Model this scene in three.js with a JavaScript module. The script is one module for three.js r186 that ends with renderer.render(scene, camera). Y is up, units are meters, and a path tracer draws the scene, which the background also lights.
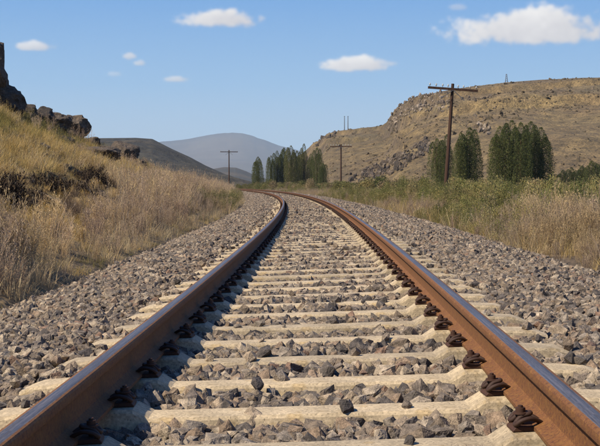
import * as THREE from 'three';
import { ConvexGeometry } from 'three/addons/geometries/ConvexGeometry.js';
import { mergeGeometries, mergeVertices, toCreasedNormals } from 'three/addons/utils/BufferGeometryUtils.js';

// ------------------------------------------------------------------ camera, sky, sun, exposure
const scene = new THREE.Scene();
const PW = 600, PH = 446, FOCAL = 1122;                    // the photograph's size and its focal length in its pixels
const EYE = new THREE.Vector3(0.07, 0.81, 0);
const YAW = Math.atan(31 / FOCAL), PITCH = Math.atan(38.6 / FOCAL);
const camera = new THREE.PerspectiveCamera(2 * Math.atan(PH / 2 / FOCAL) * 180 / Math.PI, PW / PH, 0.1, 40000);
camera.position.copy(EYE);
camera.rotation.order = 'YXZ';
camera.rotation.set(-PITCH, YAW, 0);
camera.focus = 9;
camera.updateMatrixWorld(true);

const renderer = new THREE.WebGLRenderer({ antialias: true });
renderer.setSize(1024, 761);
renderer.toneMapping = THREE.LinearToneMapping;
renderer.toneMappingExposure = 1.5;
renderer.shadowMap.enabled = true;

const SUN_EL = 50 * Math.PI / 180, SUN_AZ = 78 * Math.PI / 180;   // azimuth: from straight behind the camera towards its left side
const SUN = new THREE.Vector3(-Math.cos(SUN_EL) * Math.sin(SUN_AZ), Math.sin(SUN_EL), Math.cos(SUN_EL) * Math.cos(SUN_AZ));
const sun = new THREE.DirectionalLight(new THREE.Color().setRGB(1, 0.89, 0.72), 5);
sun.name = 'sun';
sun.position.copy(SUN).multiplyScalar(200);
sun.castShadow = true;
sun.shadow.mapSize.set(4096, 4096);
Object.assign(sun.shadow.camera, { left: -90, right: 90, top: 90, bottom: -90, near: 1, far: 500 });
scene.add(sun, sun.target);
sun.target.position.set(-4, 0, -45);

// ------------------------------------------------------------------ noise and helpers
function rng(seed) { let a = (seed * 2654435761 + 977) | 0; return () => { a = (a + 0x6d2b79f5) | 0; let t = Math.imul(a ^ (a >>> 15), 1 | a); t = (t + Math.imul(t ^ (t >>> 7), 61 | t)) ^ t; return ((t ^ (t >>> 14)) >>> 0) / 4294967296; }; }
function hash(x, y, z) { let h = (Math.imul(x, 374761393) + Math.imul(y, 668265263) + Math.imul(z, 2147483647 - 1013)) | 0; h = Math.imul(h ^ (h >>> 13), 1274126177); h = Math.imul(h ^ (h >>> 16), 2246822519); return ((h ^ (h >>> 15)) >>> 0) / 4294967296; }
const mix = (a, b, t) => a + (b - a) * t, clamp = (x, a = 0, b = 1) => Math.min(b, Math.max(a, x));
const smooth = (a, b, x) => { const t = clamp((x - a) / (b - a)); return t * t * (3 - 2 * t); };
function noise2(x, y, seed = 0, period = 0) {
  const xi = Math.floor(x), yi = Math.floor(y), fx = x - xi, fy = y - yi, u = fx * fx * (3 - 2 * fx), v = fy * fy * (3 - 2 * fy);
  const w = (k) => period ? ((k % period) + period) % period : k;
  return mix(mix(hash(w(xi), w(yi), seed), hash(w(xi + 1), w(yi), seed), u), mix(hash(w(xi), w(yi + 1), seed), hash(w(xi + 1), w(yi + 1), seed), u), v);
}
function noise3(x, y, z, seed = 0) {
  const zi = Math.floor(z), f = z - zi, w = f * f * (3 - 2 * f);
  return mix(noise2(x, y, seed + zi * 131), noise2(x, y, seed + (zi + 1) * 131), w);
}
function fbm(x, y, oct = 4, seed = 0, period = 0) { let s = 0, a = 0.5, n = 0, f = 1; for (let i = 0; i < oct; i++) { s += a * noise2(x * f, y * f, seed + i * 17, period * f); n += a; a *= 0.5; f *= 2; } return s / n; }
function table(list, x) { if (x <= list[0][0]) return list[0][1]; for (let i = 1; i < list.length; i++) if (x <= list[i][0]) { const [a, p] = list[i - 1], [b, q] = list[i]; return mix(p, q, (x - a) / (b - a)); } return list[list.length - 1][1]; }
const V = (x, y, z) => new THREE.Vector3(x, y, z);
const rgb = (r, g, b) => new THREE.Color().setRGB(r, g, b);

const taken = new Map();
function numbered(name) { const n = taken.get(name) ?? 0; taken.set(name, n + 1); return n ? `${name}_${String(n).padStart(3, '0')}` : name; }
function tag(o, label, category, group, kind) { o.userData = { label, category }; if (group) o.userData.group = group; if (kind) o.userData.kind = kind; return o; }
function shadows(o) { o.castShadow = o.receiveShadow = true; return o; }
function mesh(name, geo, mat, parent) { const m = shadows(new THREE.Mesh(geo, mat)); m.name = parent && parent !== scene ? name : numbered(name); (parent ?? scene).add(m); return m; }
function base(name) { const g = new THREE.Group(); g.name = numbered(name); scene.add(g); return g; }

// a pixel of the photograph as a direction; a distance or a surface then gives the place
function ray(px, py) { return V((px - PW / 2) / FOCAL, -(py - PH / 2) / FOCAL, -1).applyEuler(camera.rotation).normalize(); }
function at(px, py, d) { const r = ray(px, py), k = d / Math.hypot(r.x, r.z); return EYE.clone().addScaledVector(r, k); }
function hit(px, py, height, from = 2, to = 900) {
  const r = ray(px, py), k = 1 / Math.hypot(r.x, r.z);
  let d = from, step = 0.25;
  for (; d < to; d += step) { const p = EYE.clone().addScaledVector(r, d * k); if (p.y < height(p.x, p.z)) break; step = Math.max(0.15, d * 0.006); }
  return EYE.clone().addScaledVector(r, d * k);
}

// ------------------------------------------------------------------ sky
{
  const W = 4096, H = 2048, data = new Float32Array(W * H * 4);
  const lin = (c) => c.map((x) => { x /= 255; return x <= 0.04045 ? x / 12.92 : ((x + 0.055) / 1.055) ** 2.4; });
  const steps = [[-90, [150, 160, 168]], [-1, [175, 192, 205]], [0, [204, 221, 232]], [2.2, [192, 215, 234]], [5, [160, 198, 234]], [9.5, [120, 171, 228]], [20, [84, 140, 214]], [45, [56, 108, 186]], [90, [40, 84, 160]]].map(([e, c]) => [e, lin(c).map((v) => v / 1.5)]);
  for (let r = 0; r < H; r++) {
    const el = ((r + 0.5) / H - 0.5) * 180, c = [0, 1, 2].map((k) => table(steps.map(([e, v]) => [e, v[k]]), el));
    for (let x = 0; x < W; x++) data.set([c[0], c[1], c[2], 1], (r * W + x) * 4);
  }
  // clouds: azimuth and elevation of the middle, half width and half height, all in photo-pixel sized angles (1 / FOCAL rad)
  const dirAngles = (px, py) => { const d = ray(px, py); return [Math.atan2(d.z, d.x), Math.asin(d.y)]; };
  const clouds = [[529, 26, 92, 26, 1], [220, 18, 44, 14, 1], [354, 64, 39, 10.5, 1], [33, 46, 26, 7, 0.85], [129, 56, 9, 5.5, 0.75], [140, 63, 9, 4, 0.65], [175, 79, 16, 4, 0.7], [456, 7, 14, 5, 0.35], [114, 74, 7, 3, 0.3]].map(([px, py, hw, hh, a], i) => [...dirAngles(px, py), hw / FOCAL, hh / FOCAL, a, i]);
  const R = rng(5);
  for (let i = 0; i < 46; i++) { const w = (22 + 70 * R()) / FOCAL; clouds.push([-Math.PI / 2 + YAW * -1 + (0.32 + R() * (2 * Math.PI - 0.64)), 0.08 + R() * R() * 0.7, w, w * (0.2 + 0.12 * R()), 0.7 + 0.3 * R(), 20 + i]); }
  for (const [az, el, hw, hh, strength, id] of clouds) {
    const r0 = Math.floor(((el - hh * 2.6) / Math.PI + 0.5) * H), r1 = Math.ceil(((el + hh * 2.6) / Math.PI + 0.5) * H), span = hw * 1.9 / Math.cos(el);
    const c0 = Math.floor(((az - span) / (2 * Math.PI) + 0.5) * W), c1 = Math.ceil(((az + span) / (2 * Math.PI) + 0.5) * W);
    for (let r = r0; r <= r1; r++) for (let cc = c0; cc <= c1; cc++) {
      const e = ((r + 0.5) / H - 0.5) * Math.PI, a = ((cc + 0.5) / W - 0.5) * 2 * Math.PI;
      const X = (a - az) * Math.cos(el) / hw, Y = (e - el) / hh;
      const px = (a - az) * Math.cos(el) * FOCAL, py = (e - el) * FOCAL;
      const wob = fbm(px / 26 + id * 31.7, py / 14 + 7, 3, id) - 0.5, fine = fbm(px / 7 + id * 11.3, py / 6, 4, id + 50) - 0.5;
      // a flat-based heap: a wide low body and two or three heads on it
      const body = 1 - Math.hypot(X, Y < -0.15 ? (Y + 0.15) * 1.7 : Y * (1.2 + 0.5 * Math.abs(X))), head = 0.75 - Math.hypot((X - 0.18) * 1.7, (Y - 0.3) * 1.15);
      const dens = Math.max(body, head) + wob * 0.65 + fine * 0.6;
      let al = smooth(0.06, 0.5, dens) * strength;
      if (al <= 0) continue;
      const lit = clamp(0.55 + 0.5 * Y + 0.5 * wob + 0.3 * fine - 0.25 * X);
      const col = [mix(0.42, 0.7, lit), mix(0.395, 0.67, lit), mix(0.4, 0.63, lit)];
      const o = (r * W + ((cc % W) + W) % W) * 4;
      for (let k = 0; k < 3; k++) data[o + k] = mix(data[o + k], col[k], al * 0.93);
    }
  }
  const sky = new THREE.DataTexture(data, W, H, THREE.RGBAFormat, THREE.FloatType);
  sky.mapping = THREE.EquirectangularReflectionMapping;
  sky.magFilter = THREE.LinearFilter;
  sky.needsUpdate = true;
  scene.background = sky;
  scene.environment = sky;
}

// ------------------------------------------------------------------ textures and materials
function tex(size, fn, srgb = true, repeat = 1) {
  const d = new Uint8Array(size * size * 4);
  for (let y = 0; y < size; y++) for (let x = 0; x < size; x++) { const c = fn(x / size, y / size), o = (y * size + x) * 4; for (let k = 0; k < 3; k++) d[o + k] = clamp(c[k]) * 255; d[o + 3] = 255; }
  const t = new THREE.DataTexture(d, size, size);
  t.wrapS = t.wrapT = THREE.RepeatWrapping; t.magFilter = THREE.LinearFilter; t.minFilter = THREE.LinearMipmapLinearFilter; t.repeat.set(repeat, repeat);
  if (srgb) t.colorSpace = THREE.SRGBColorSpace;
  t.needsUpdate = true;
  return t;
}
const grey = (v) => [v, v, v];
const concreteMap = tex(512, (u, v) => {
  const big = fbm(u * 5, v * 5, 4, 3, 5), fine = fbm(u * 60, v * 60, 3, 9, 60), pit = noise2(u * 90, v * 90, 21, 90) > 0.9 ? 0.3 : 0, rust = smooth(0.6, 0.8, fbm(u * 7, v * 7, 4, 33, 7));
  const k = 0.8 + 0.2 * (big - 0.5) + 0.3 * (fine - 0.5) - pit * 0.7;
  return [k * mix(1, 0.95, rust), k * mix(0.93, 0.86, rust), k * mix(0.81, 0.7, rust)];
});
const concreteBump = tex(512, (u, v) => grey(0.6 + 0.6 * (fbm(u * 40, v * 40, 4, 9, 40) - 0.5) - (noise2(u * 90, v * 90, 21, 90) > 0.88 ? 0.45 : 0)), false);
const rustMap = tex(512, (u, v) => {
  const a = fbm(u * 6, v * 10, 5, 71, 0), p = fbm(u * 24, v * 24, 4, 72, 24), f = fbm(u * 90, v * 90, 3, 73, 90), d = smooth(0.54, 0.74, fbm(u * 36, v * 36, 4, 74, 36));
  const k = 0.84 + 0.2 * (p - 0.5) + 0.3 * (f - 0.5);
  return [k * mix(0.76, 0.62, d), k * mix(0.52, 0.4, d) * (0.92 + 0.16 * p), k * mix(0.3, 0.25, d)];
});
const rustBump = tex(512, (u, v) => grey(fbm(u * 80, v * 80, 4, 75, 80)), false);
const steelMap = tex(256, (u, v) => { const k = 0.62 + 0.4 * (fbm(u * 3, v * 30, 3, 81, 0) - 0.5) + 0.16 * (noise2(u * 64, v * 64, 82, 64) - 0.5); return [k * 1.0, k * 0.985, k * 1.0]; });
const steelRough = tex(256, (u, v) => grey(0.5 + 0.35 * (fbm(u * 4, v * 40, 3, 83, 0) - 0.5)), false);
const stoneMap = tex(256, (u, v) => { const k = 0.76 + 0.5 * (fbm(u * 5, v * 5, 4, 91, 5) - 0.5) + 0.4 * (fbm(u * 40, v * 40, 2, 92, 40) - 0.5); return [k, k * 0.985, k * 0.965]; });
const stoneBump = tex(256, (u, v) => grey(fbm(u * 16, v * 16, 4, 93, 16)), false);
const soilMap = tex(512, (u, v) => { const k = 0.72 + 0.5 * (fbm(u * 8, v * 8, 5, 101, 8) - 0.5) + 0.6 * (fbm(u * 70, v * 70, 3, 102, 70) - 0.5); return [k, k * 0.97, k * 0.93]; });
const soilBump = tex(512, (u, v) => grey(fbm(u * 30, v * 30, 5, 103, 30)), false);
const woodMap = tex(256, (u, v) => { const k = 0.6 + 0.6 * (fbm(u * 24, v * 2, 4, 111, 0) - 0.5); return [k * 0.86, k * 0.66, k * 0.5]; });
const rep = (t, x, y) => { const c = t.clone(); c.repeat.set(x, y); c.needsUpdate = true; return c; };

const M = {
  concrete: [[0.62, 0.575, 0.505], [0.53, 0.495, 0.44], [0.66, 0.61, 0.53]].map(([r, g, b]) => new THREE.MeshStandardMaterial({ color: rgb(r, g, b), map: rep(concreteMap, 2.2, 2.2), bumpMap: rep(concreteBump, 2.2, 2.2), bumpScale: 0.0014, roughness: 0.95 })),
  rust: new THREE.MeshStandardMaterial({ color: rgb(0.4, 0.365, 0.26), map: rep(rustMap, 3.3, 3.3), bumpMap: rep(rustBump, 5, 5), bumpScale: 0.0006, roughness: 0.85 }),
  steel: new THREE.MeshStandardMaterial({ color: rgb(0.3, 0.265, 0.25), map: rep(steelMap, 0.7, 8), roughnessMap: rep(steelRough, 0.7, 8), roughness: 0.9, metalness: 0.35 }),
  clip: new THREE.MeshStandardMaterial({ color: rgb(0.12, 0.09, 0.085), map: rep(rustMap, 4, 4), roughness: 0.8 }),
  clipDark: new THREE.MeshStandardMaterial({ color: rgb(0.085, 0.065, 0.062), map: rep(rustMap, 4, 4), roughness: 0.75 }),
  gravel: new THREE.MeshStandardMaterial({ color: rgb(0.12, 0.1, 0.08), map: rep(soilMap, 1.2, 1.2), bumpMap: rep(soilBump, 1.2, 1.2), bumpScale: 0.03, roughness: 1 }),
  stone: new THREE.MeshStandardMaterial({ color: 0xffffff, map: stoneMap, bumpMap: stoneBump, bumpScale: 0.004, roughness: 0.95, flatShading: true }),
  ground: new THREE.MeshStandardMaterial({ vertexColors: true, map: rep(soilMap, 0.4, 0.4), bumpMap: rep(soilBump, 0.4, 0.4), bumpScale: 0.06, roughness: 1 }),
  hill: new THREE.MeshStandardMaterial({ vertexColors: true, map: rep(soilMap, 0.06, 0.06), bumpMap: rep(soilBump, 0.06, 0.06), bumpScale: 0.5, roughness: 1 }),
  rock: new THREE.MeshStandardMaterial({ color: rgb(0.16, 0.13, 0.11), map: rep(stoneMap, 1, 1), bumpMap: rep(soilBump, 1, 1), bumpScale: 0.06, roughness: 0.95 }),
  wood: new THREE.MeshStandardMaterial({ color: rgb(0.2, 0.15, 0.12), map: woodMap, roughness: 0.9 }),
  porcelain: new THREE.MeshStandardMaterial({ color: rgb(0.36, 0.36, 0.34), roughness: 0.35 }),
  iron: new THREE.MeshStandardMaterial({ color: rgb(0.12, 0.12, 0.125), roughness: 0.6, metalness: 0.4 }),
  bark: new THREE.MeshStandardMaterial({ color: rgb(0.3, 0.26, 0.2), map: woodMap, roughness: 1 }),
  blade: new THREE.MeshPhysicalMaterial({ color: 0xffffff, vertexColors: true, roughness: 1, specularIntensity: 0.3, transmission: 0.4, thickness: 0, side: THREE.DoubleSide }),
  leaf: new THREE.MeshPhysicalMaterial({ color: 0xffffff, vertexColors: true, roughness: 0.9, specularIntensity: 0.4, transmission: 0.3, thickness: 0, side: THREE.DoubleSide }),
};

// ------------------------------------------------------------------ the track's line: a curve to the left, canted
const RADIUS = 930, CANT = 1.9 * Math.PI / 180, STEP = 0.6, FIRST = 3.43, GAUGE = 0.7525;
function place(s, u, v, out = V(0, 0, 0)) {
  const t = s / RADIUS, a = u * Math.cos(CANT) - v * Math.sin(CANT), b = u * Math.sin(CANT) + v * Math.cos(CANT), r = RADIUS + a;
  return out.set(r * Math.cos(t) - RADIUS, b, -r * Math.sin(t));
}
function along(x, z) { const r = Math.hypot(x + RADIUS, z); return [RADIUS * Math.atan2(-z, x + RADIUS), r - RADIUS]; }
function frameAt(s) {
  const t = s / RADIUS, right = V(Math.cos(t), 0, -Math.sin(t)), fwd = V(-Math.sin(t), 0, -Math.cos(t)), up = V(0, 1, 0);
  const r2 = right.clone().multiplyScalar(Math.cos(CANT)).addScaledVector(up, Math.sin(CANT)), u2 = up.clone().multiplyScalar(Math.cos(CANT)).addScaledVector(right, -Math.sin(CANT));
  return new THREE.Matrix4().makeBasis(r2, u2, fwd.negate()).setPosition(place(s, 0, 0));
}

// ------------------------------------------------------------------ ground
const BANK = [[-60, 2.8], [0, 3.0], [20, 3.3], [36, 3.72], [48, 3.05], [60, 2.5], [80, 1.85], [100, 1.1], [125, 0.2], [150, -0.25], [175, -0.4]];
const HOLLOWS = [];
function ground(x, z) {
  const [s, u] = along(x, z);
  if (Math.abs(s) > 600 || Math.abs(u) > 600) return -0.5;
  const n = fbm(x * 0.11 + 40, z * 0.11 + 40, 4, 201) - 0.5, m = fbm(x * 0.9, z * 0.9, 3, 202) - 0.5;
  let h = mix(-0.2, -0.42, smooth(3, 9, Math.abs(u)));
  if (u < -2.9) {
    const t = (-u - 2.9) / 7.2, p = t < 1 ? t * (0.72 + 0.28 * t) : 1 + Math.min(0.06, (t - 1) * 0.05) - 0.1 * smooth(2, 6, t);
    h = mix(h, table(BANK, s), p) + n * 0.8 * smooth(0, 0.7, t) + m * 0.3 * smooth(0.05, 0.35, t);
    for (const [hs, hu, r, d] of HOLLOWS) { const q = Math.hypot((s - hs) / (r * 1.25), (u - hu) / r) + m * 0.5; h -= d * (1 - smooth(0.7, 1.0, q)); }
  } else if (u > 3) h += n * 0.35 * smooth(3, 8, u) + m * 0.08;
  return h - 0.5 * smooth(2.9, 2.2, Math.abs(u)) * (Math.abs(u) < 2.9 && s < 190 ? 1 : 0);
}
for (const [a, b, r, d] of [[0, 204, 20, 0.6], [28, 199, 30, 0.9], [44, 185, 26, 0.85], [76, 190, 30, 0.85], [90, 180, 22, 0.7]].map(([px, py, w, depth]) => { const p = hit(px, py, ground, 6, 100), [q, u] = along(p.x, p.z); return [q, u, 1.25 * w * Math.hypot(p.x, p.z) / FOCAL, depth]; })) HOLLOWS.push([a, b, r, d]);
function polar(azList, dList, height, color, close) {
  const pos = [], col = [], uv = [], idx = [], A = azList.length, D = dList.length;
  for (const d of dList) for (const a of azList) {
    const x = EYE.x + Math.sin(a) * d, z = EYE.z - Math.cos(a) * d, y = height(x, z, a, d);
    pos.push(x, y, z); uv.push(x, z); col.push(...color(x, y, z, a, d));
  }
  for (let i = 0; i < D - 1; i++) for (let j = 0; j < A - (close ? 0 : 1); j++) { const a = i * A + j, b = i * A + (j + 1) % A, c = a + A, e = b + A; idx.push(a, b, c, b, e, c); }
  const g = new THREE.BufferGeometry();
  g.setAttribute('position', new THREE.Float32BufferAttribute(pos, 3)); g.setAttribute('uv', new THREE.Float32BufferAttribute(uv, 2)); g.setAttribute('color', new THREE.Float32BufferAttribute(col, 3));
  g.setIndex(idx); g.computeVertexNormals();
  return g;
}
const span = (a, b, n) => Array.from({ length: n + 1 }, (_, i) => mix(a, b, i / n));
const azOf = (px) => Math.atan((px - 331) / FOCAL);     // azimuth of a photo column, from the near track's direction, clockwise
{
  const rad = Math.PI / 180, az = [...span(-180, -26, 70), ...span(-25.7, 25.7, 240), ...span(26, 179, 70)].map((x) => x * rad);
  const ds = []; for (let d = 0.4; d < 11000; d = d > 13 && d < 36 ? d + 0.14 : d * (1.028 + 0.00001 * d)) ds.push(d); ds.push(11000);
  const g = polar(az, ds, ground, (x, y, z, a, d) => {
    const n = fbm(x * 0.35, z * 0.35, 4, 211), m = fbm(x * 0.02, z * 0.02, 3, 212), w = noise2(x * 3, z * 3, 213);
    const soil = [0.17, 0.125, 0.08], straw = [0.28, 0.2, 0.095], green = [0.13, 0.12, 0.055];
    const k = smooth(0.35, 0.65, n), q = smooth(0.5, 0.72, m) * 0.6;
    return soil.map((c, i) => mix(mix(c, straw[i], k), green[i], q) * (0.85 + 0.3 * w));
  }, true);
  const o = mesh('ground', g, M.ground); tag(o, 'dry grassy valley ground and earth bank beside the track', 'ground', null, 'structure');
}

// ------------------------------------------------------------------ hills
const hillTone = (r, g, b, x, z, spec = 0.35) => { const n = fbm(x * 0.02, z * 0.02, 5, 221), w = noise2(x * 0.45, z * 0.45, 222), q = fbm(x * 0.09, z * 0.09, 3, 223); const k = 0.87 + (n - 0.5) * 0.8 + (w - 0.5) * spec * 0.9 + (q - 0.5) * 0.5; return [r * k, g * k * (1 + (q - 0.5) * 0.1), b * k]; };
// skyline of the hill across the valley: photo column -> height of the skyline above eye level, in 1/FOCAL
const RSKY = [[286, 20], [304, 30], [314, 41], [320, 43], [327, 50.5], [340, 53.5], [352, 55], [372, 56.5], [382, 58], [389, 62.5], [396, 71], [404, 80], [416, 87], [440, 92], [470, 96.5], [505, 100], [540, 102], [580, 103], [620, 102.5], [760, 96], [1000, 80], [1400, 30], [1700, -10]];
const RDIST = [[286, 760], [318, 700], [385, 620], [405, 470], [440, 430], [600, 430], [1700, 420]];
const RFOOT = [[286, 360], [330, 270], [400, 215], [500, 190], [1700, 150]];
function rightHill(x, z) {
  const a = Math.atan2(x - EYE.x, -(z - EYE.z)), d = Math.hypot(x - EYE.x, z - EYE.z), px0 = 331 + FOCAL * Math.tan(clamp(a, -1.2, 1.2)), px = px0 + ((fbm(x * 0.05, z * 0.05, 4, 233) - 0.5) * 16 + (fbm(x * 0.25, z * 0.25, 3, 234) - 0.5) * 7) * smooth(380, 396, px0) * smooth(440, 404, px0);
  const crest = table(RDIST, px), foot = table(RFOOT, px), top = table(RSKY, px) / FOCAL * crest, t = (d - foot) / (crest - foot);
  const r = (fbm(x * 0.018, z * 0.018, 5, 231) - 0.5) * 7 + (fbm(x * 0.07, z * 0.07, 4, 232) - 0.5) * 3.2;
  if (t <= 0) return -0.6 + t * 12;
  if (t > 1) return top + 0.8 - (t - 1) * 26 + r * 0.12;
  const p = t * (1.18 - 0.18 * t * t);
  // ledges: the slope steps at two rock bands
  const ledge = (x0) => (smooth(x0 - 0.012, x0 + 0.012, t + r * 0.012) - 0.5) * 2.4 * smooth(0.14, 0.0, Math.abs(t - x0));
  return EYE.y + top * p * 1.0 + r * Math.sin(Math.PI * Math.min(1, t)) * 0.75 + ledge(0.8) + ledge(0.55) - 1.2 * (1 - t);
}
{
  const az = span(286, 720, 330).map(azOf).concat(span(740, 1700, 60).map(azOf));
  const ds = span(140, 640, 200).concat(span(655, 1000, 20));
  const g = polar(az, ds, (x, z) => rightHill(x, z), (x, y, z, a, d) => {
    const s = Math.hypot(rightHill(x + 1.5, z) - y, rightHill(x, z + 1.5) - y) / 1.5, bare = smooth(0.8, 1.6, s) * 0.7, sc = smooth(0.6, 0.72, fbm(x * 0.06, z * 0.03, 4, 225)) * 0.5;
    return hillTone(0.255, 0.187, 0.088, x, z, 0.4).map((c, i) => mix(mix(c, [0.17, 0.14, 0.07][i], sc), [0.19, 0.145, 0.1][i], bare));
  });
  tag(mesh('hillside', g, M.hill), 'broad tan grassy hillside with rocky bands across the valley', 'hill', null, 'structure');
}
// dark hill beyond the bank
const LSKY = [[-500, 20], [-200, 38], [60, 45], [112, 45.6], [135, 46], [152, 45], [160, 41], [172, 35], [190, 27], [205, 19], [222, 11.5], [238, 5], [252, -1], [300, -8]];
function darkHill(x, z) {
  const a = Math.atan2(x - EYE.x, -(z - EYE.z)), d = Math.hypot(x - EYE.x, z - EYE.z), px = 331 + FOCAL * Math.tan(clamp(a, -1.2, 1.2));
  const top = table(LSKY, px) / FOCAL * 620 + EYE.y, t = (d - 380) / 240, r = (fbm(x * 0.02, z * 0.02, 5, 241) - 0.5) * 9 + (fbm(x * 0.1, z * 0.1, 3, 242) - 0.5) * 3;
  if (t <= 0) return -0.6 + t * 12;
  return t > 1 ? top - (t - 1) * 10 : -0.6 + (top + 0.6) * t * (1.3 - 0.3 * t) + r * Math.sin(Math.PI * t);
}
{
  const g = polar(span(-500, 60, 40).map(azOf).concat(span(64, 300, 160).map(azOf)), span(370, 620, 70).concat(span(630, 900, 10)), darkHill, (x, y, z, a, d) => hillTone(0.062, 0.055, 0.034, x, z, 1.3).map((c, i) => mix(c, [0.15, 0.12, 0.075][i], smooth(0.56, 0.72, fbm(x * 0.05, z * 0.05, 4, 243)) * 0.6)));
  tag(mesh('dark_hill', g, M.hill), 'flat-topped dark scrub-covered hill behind the grassy bank', 'hill', null, 'structure');
}
// low banded hill and the far mountain
{
  const sky = [[120, 2], [190, 9], [210, 15], [224, 17.5], [236, 17], [246, 13.5], [258, 8], [280, 3], [330, -4]];
  const g = polar(span(120, 330, 120).map(azOf), span(1500, 2600, 40), (x, z, a, d) => { const px = 331 + FOCAL * Math.tan(a), t = (d - 1500) / 700, top = table(sky, px) / FOCAL * 2200; return t > 1 ? top - (t - 1) * 30 : -8 + (top + 8) * smooth(0, 1, t) + (fbm(x * 0.006, z * 0.006, 5, 251) - 0.5) * 16 * Math.sin(Math.PI * t); },
    (x, y, z, a, d) => hillTone(0.13, 0.1, 0.06, x * 0.3, z * 0.3, 0.3).map((c, i) => mix(c, [0.07, 0.065, 0.05][i], smooth(0.48, 0.6, fbm(x * 0.004, z * 0.012, 4, 252)))));
  tag(mesh('low_hill', g, M.hill), 'low banded brown hill below the hazy mountain', 'hill', null, 'structure');
  const msky = [[-700, 10], [-100, 22], [80, 34], [150, 41], [172, 43], [190, 45.5], [205, 48], [218, 50.5], [232, 51.8], [243, 50.5], [254, 47.5], [266, 43.5], [280, 38.5], [300, 33.5], [330, 30], [420, 25], [700, 14], [1200, 8]];
  const D = 10000;
  const gm = polar(span(-700, 60, 40).map(azOf).concat(span(64, 340, 200).map(azOf), span(350, 1200, 40).map(azOf)), span(6000, 10000, 50).concat([10500, 11500]), (x, z, a, d) => {
    const px = 331 + FOCAL * Math.tan(a), t = (d - 6000) / (D - 6000), n = fbm(x * 0.0007, z * 0.0007, 6, 261) - 0.5, top = table(msky, px) / FOCAL * D + (fbm(px * 0.06, 3, 4, 262) - 0.5) * 16;
    return t > 1 ? top - (t - 1) * 400 : -20 + (top + 20) * Math.pow(Math.max(t, 0), 1.2) + n * 190 * Math.sin(Math.PI * t);
  }, (x, y, z, a, d) => hillTone(0.2, 0.16, 0.12, x * 0.06, z * 0.06, 0.2));
  tag(mesh('far_mountain', gm, M.hill), 'broad hazy blue mountain on the horizon', 'mountain', null, 'structure');
}
scene.fog = new THREE.FogExp2(new THREE.Color().setRGB(0.6, 0.8, 1), 0.000075);

// ------------------------------------------------------------------ rails
function sweep(points, uc, sList) {
  const pos = [], uv = [], a = V(0, 0, 0); let w = 0;
  for (let k = 0; k < points.length - 1; k++) {
    const [u0, v0] = points[k], [u1, v1] = points[k + 1], len = Math.hypot(u1 - u0, v1 - v0);
    for (let i = 0; i < sList.length - 1; i++) {
      const s0 = sList[i], s1 = sList[i + 1];
      const c = [[s0, u0, v0, w], [s0, u1, v1, w + len], [s1, u1, v1, w + len], [s1, u0, v0, w]];
      for (const j of [0, 1, 2, 0, 2, 3]) { place(c[j][0], uc + c[j][1], c[j][2], a); pos.push(a.x, a.y, a.z); uv.push(c[j][0], c[j][3]); }
    }
    w += len;
  }
  const g = new THREE.BufferGeometry();
  g.setAttribute('position', new THREE.Float32BufferAttribute(pos, 3)); g.setAttribute('uv', new THREE.Float32BufferAttribute(uv, 2));
  return toCreasedNormals(g, 0.5);
}
{
  const B = 0.041, half = [[0.017, 0.1583], [0.0225, 0.1572], [0.029, 0.1545], [0.034, 0.148], [0.035, 0.14], [0.0352, 0.126], [0.034, 0.1235], [0.018, 0.1165], [0.0105, 0.11], [0.008, 0.1], [0.008, 0.05], [0.011, 0.036], [0.02, 0.027], [0.032, 0.021], [0.056, 0.0135], [0.058, 0.012], [0.058, 0]].map(([u, v]) => [u, v + B]);
  const sList = [...span(-4, 40, 110), ...span(41, 190, 149)];
  for (const side of [-1, 1]) {
    // the worn band lies towards the gauge side of the head
    const mirror = (p, k) => p.map(([u, v]) => [u * k, v]);
    const gaugeSide = mirror(half.slice(1), -side), fieldSide = mirror(half, side);
    const rail = base('rail');
    const profile = [...gaugeSide.slice().reverse()], band = [[-side * 0.0225, 0.1572 + B], [-side * 0.012, 0.1587 + B], [0, 0.159 + B], [side * 0.012, 0.1587 + B], [side * 0.017, 0.1583 + B]];
    const fix = (p) => side > 0 ? p : p.slice().reverse();     // keeps the faces turned outwards
    mesh('gauge_side', sweep(fix(profile), side * GAUGE, sList), M.rust, rail);
    mesh('field_side', sweep(fix(fieldSide), side * GAUGE, sList), M.rust, rail);
    mesh('running_surface', sweep(fix(band), side * GAUGE, sList), M.steel, rail);
    const foot = sweep([[0.058, B], [-0.058, B]], side * GAUGE, sList);
    mesh('foot_underside', foot, M.rust, rail);
    tag(rail, side < 0 ? 'curved rusty rail on the boulder-strewn bank side, its inner face in shade' : 'curved rusty rail on the poplar tree side, its inner face sunlit orange', 'rail', 'rails of the track');
  }
}

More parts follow.
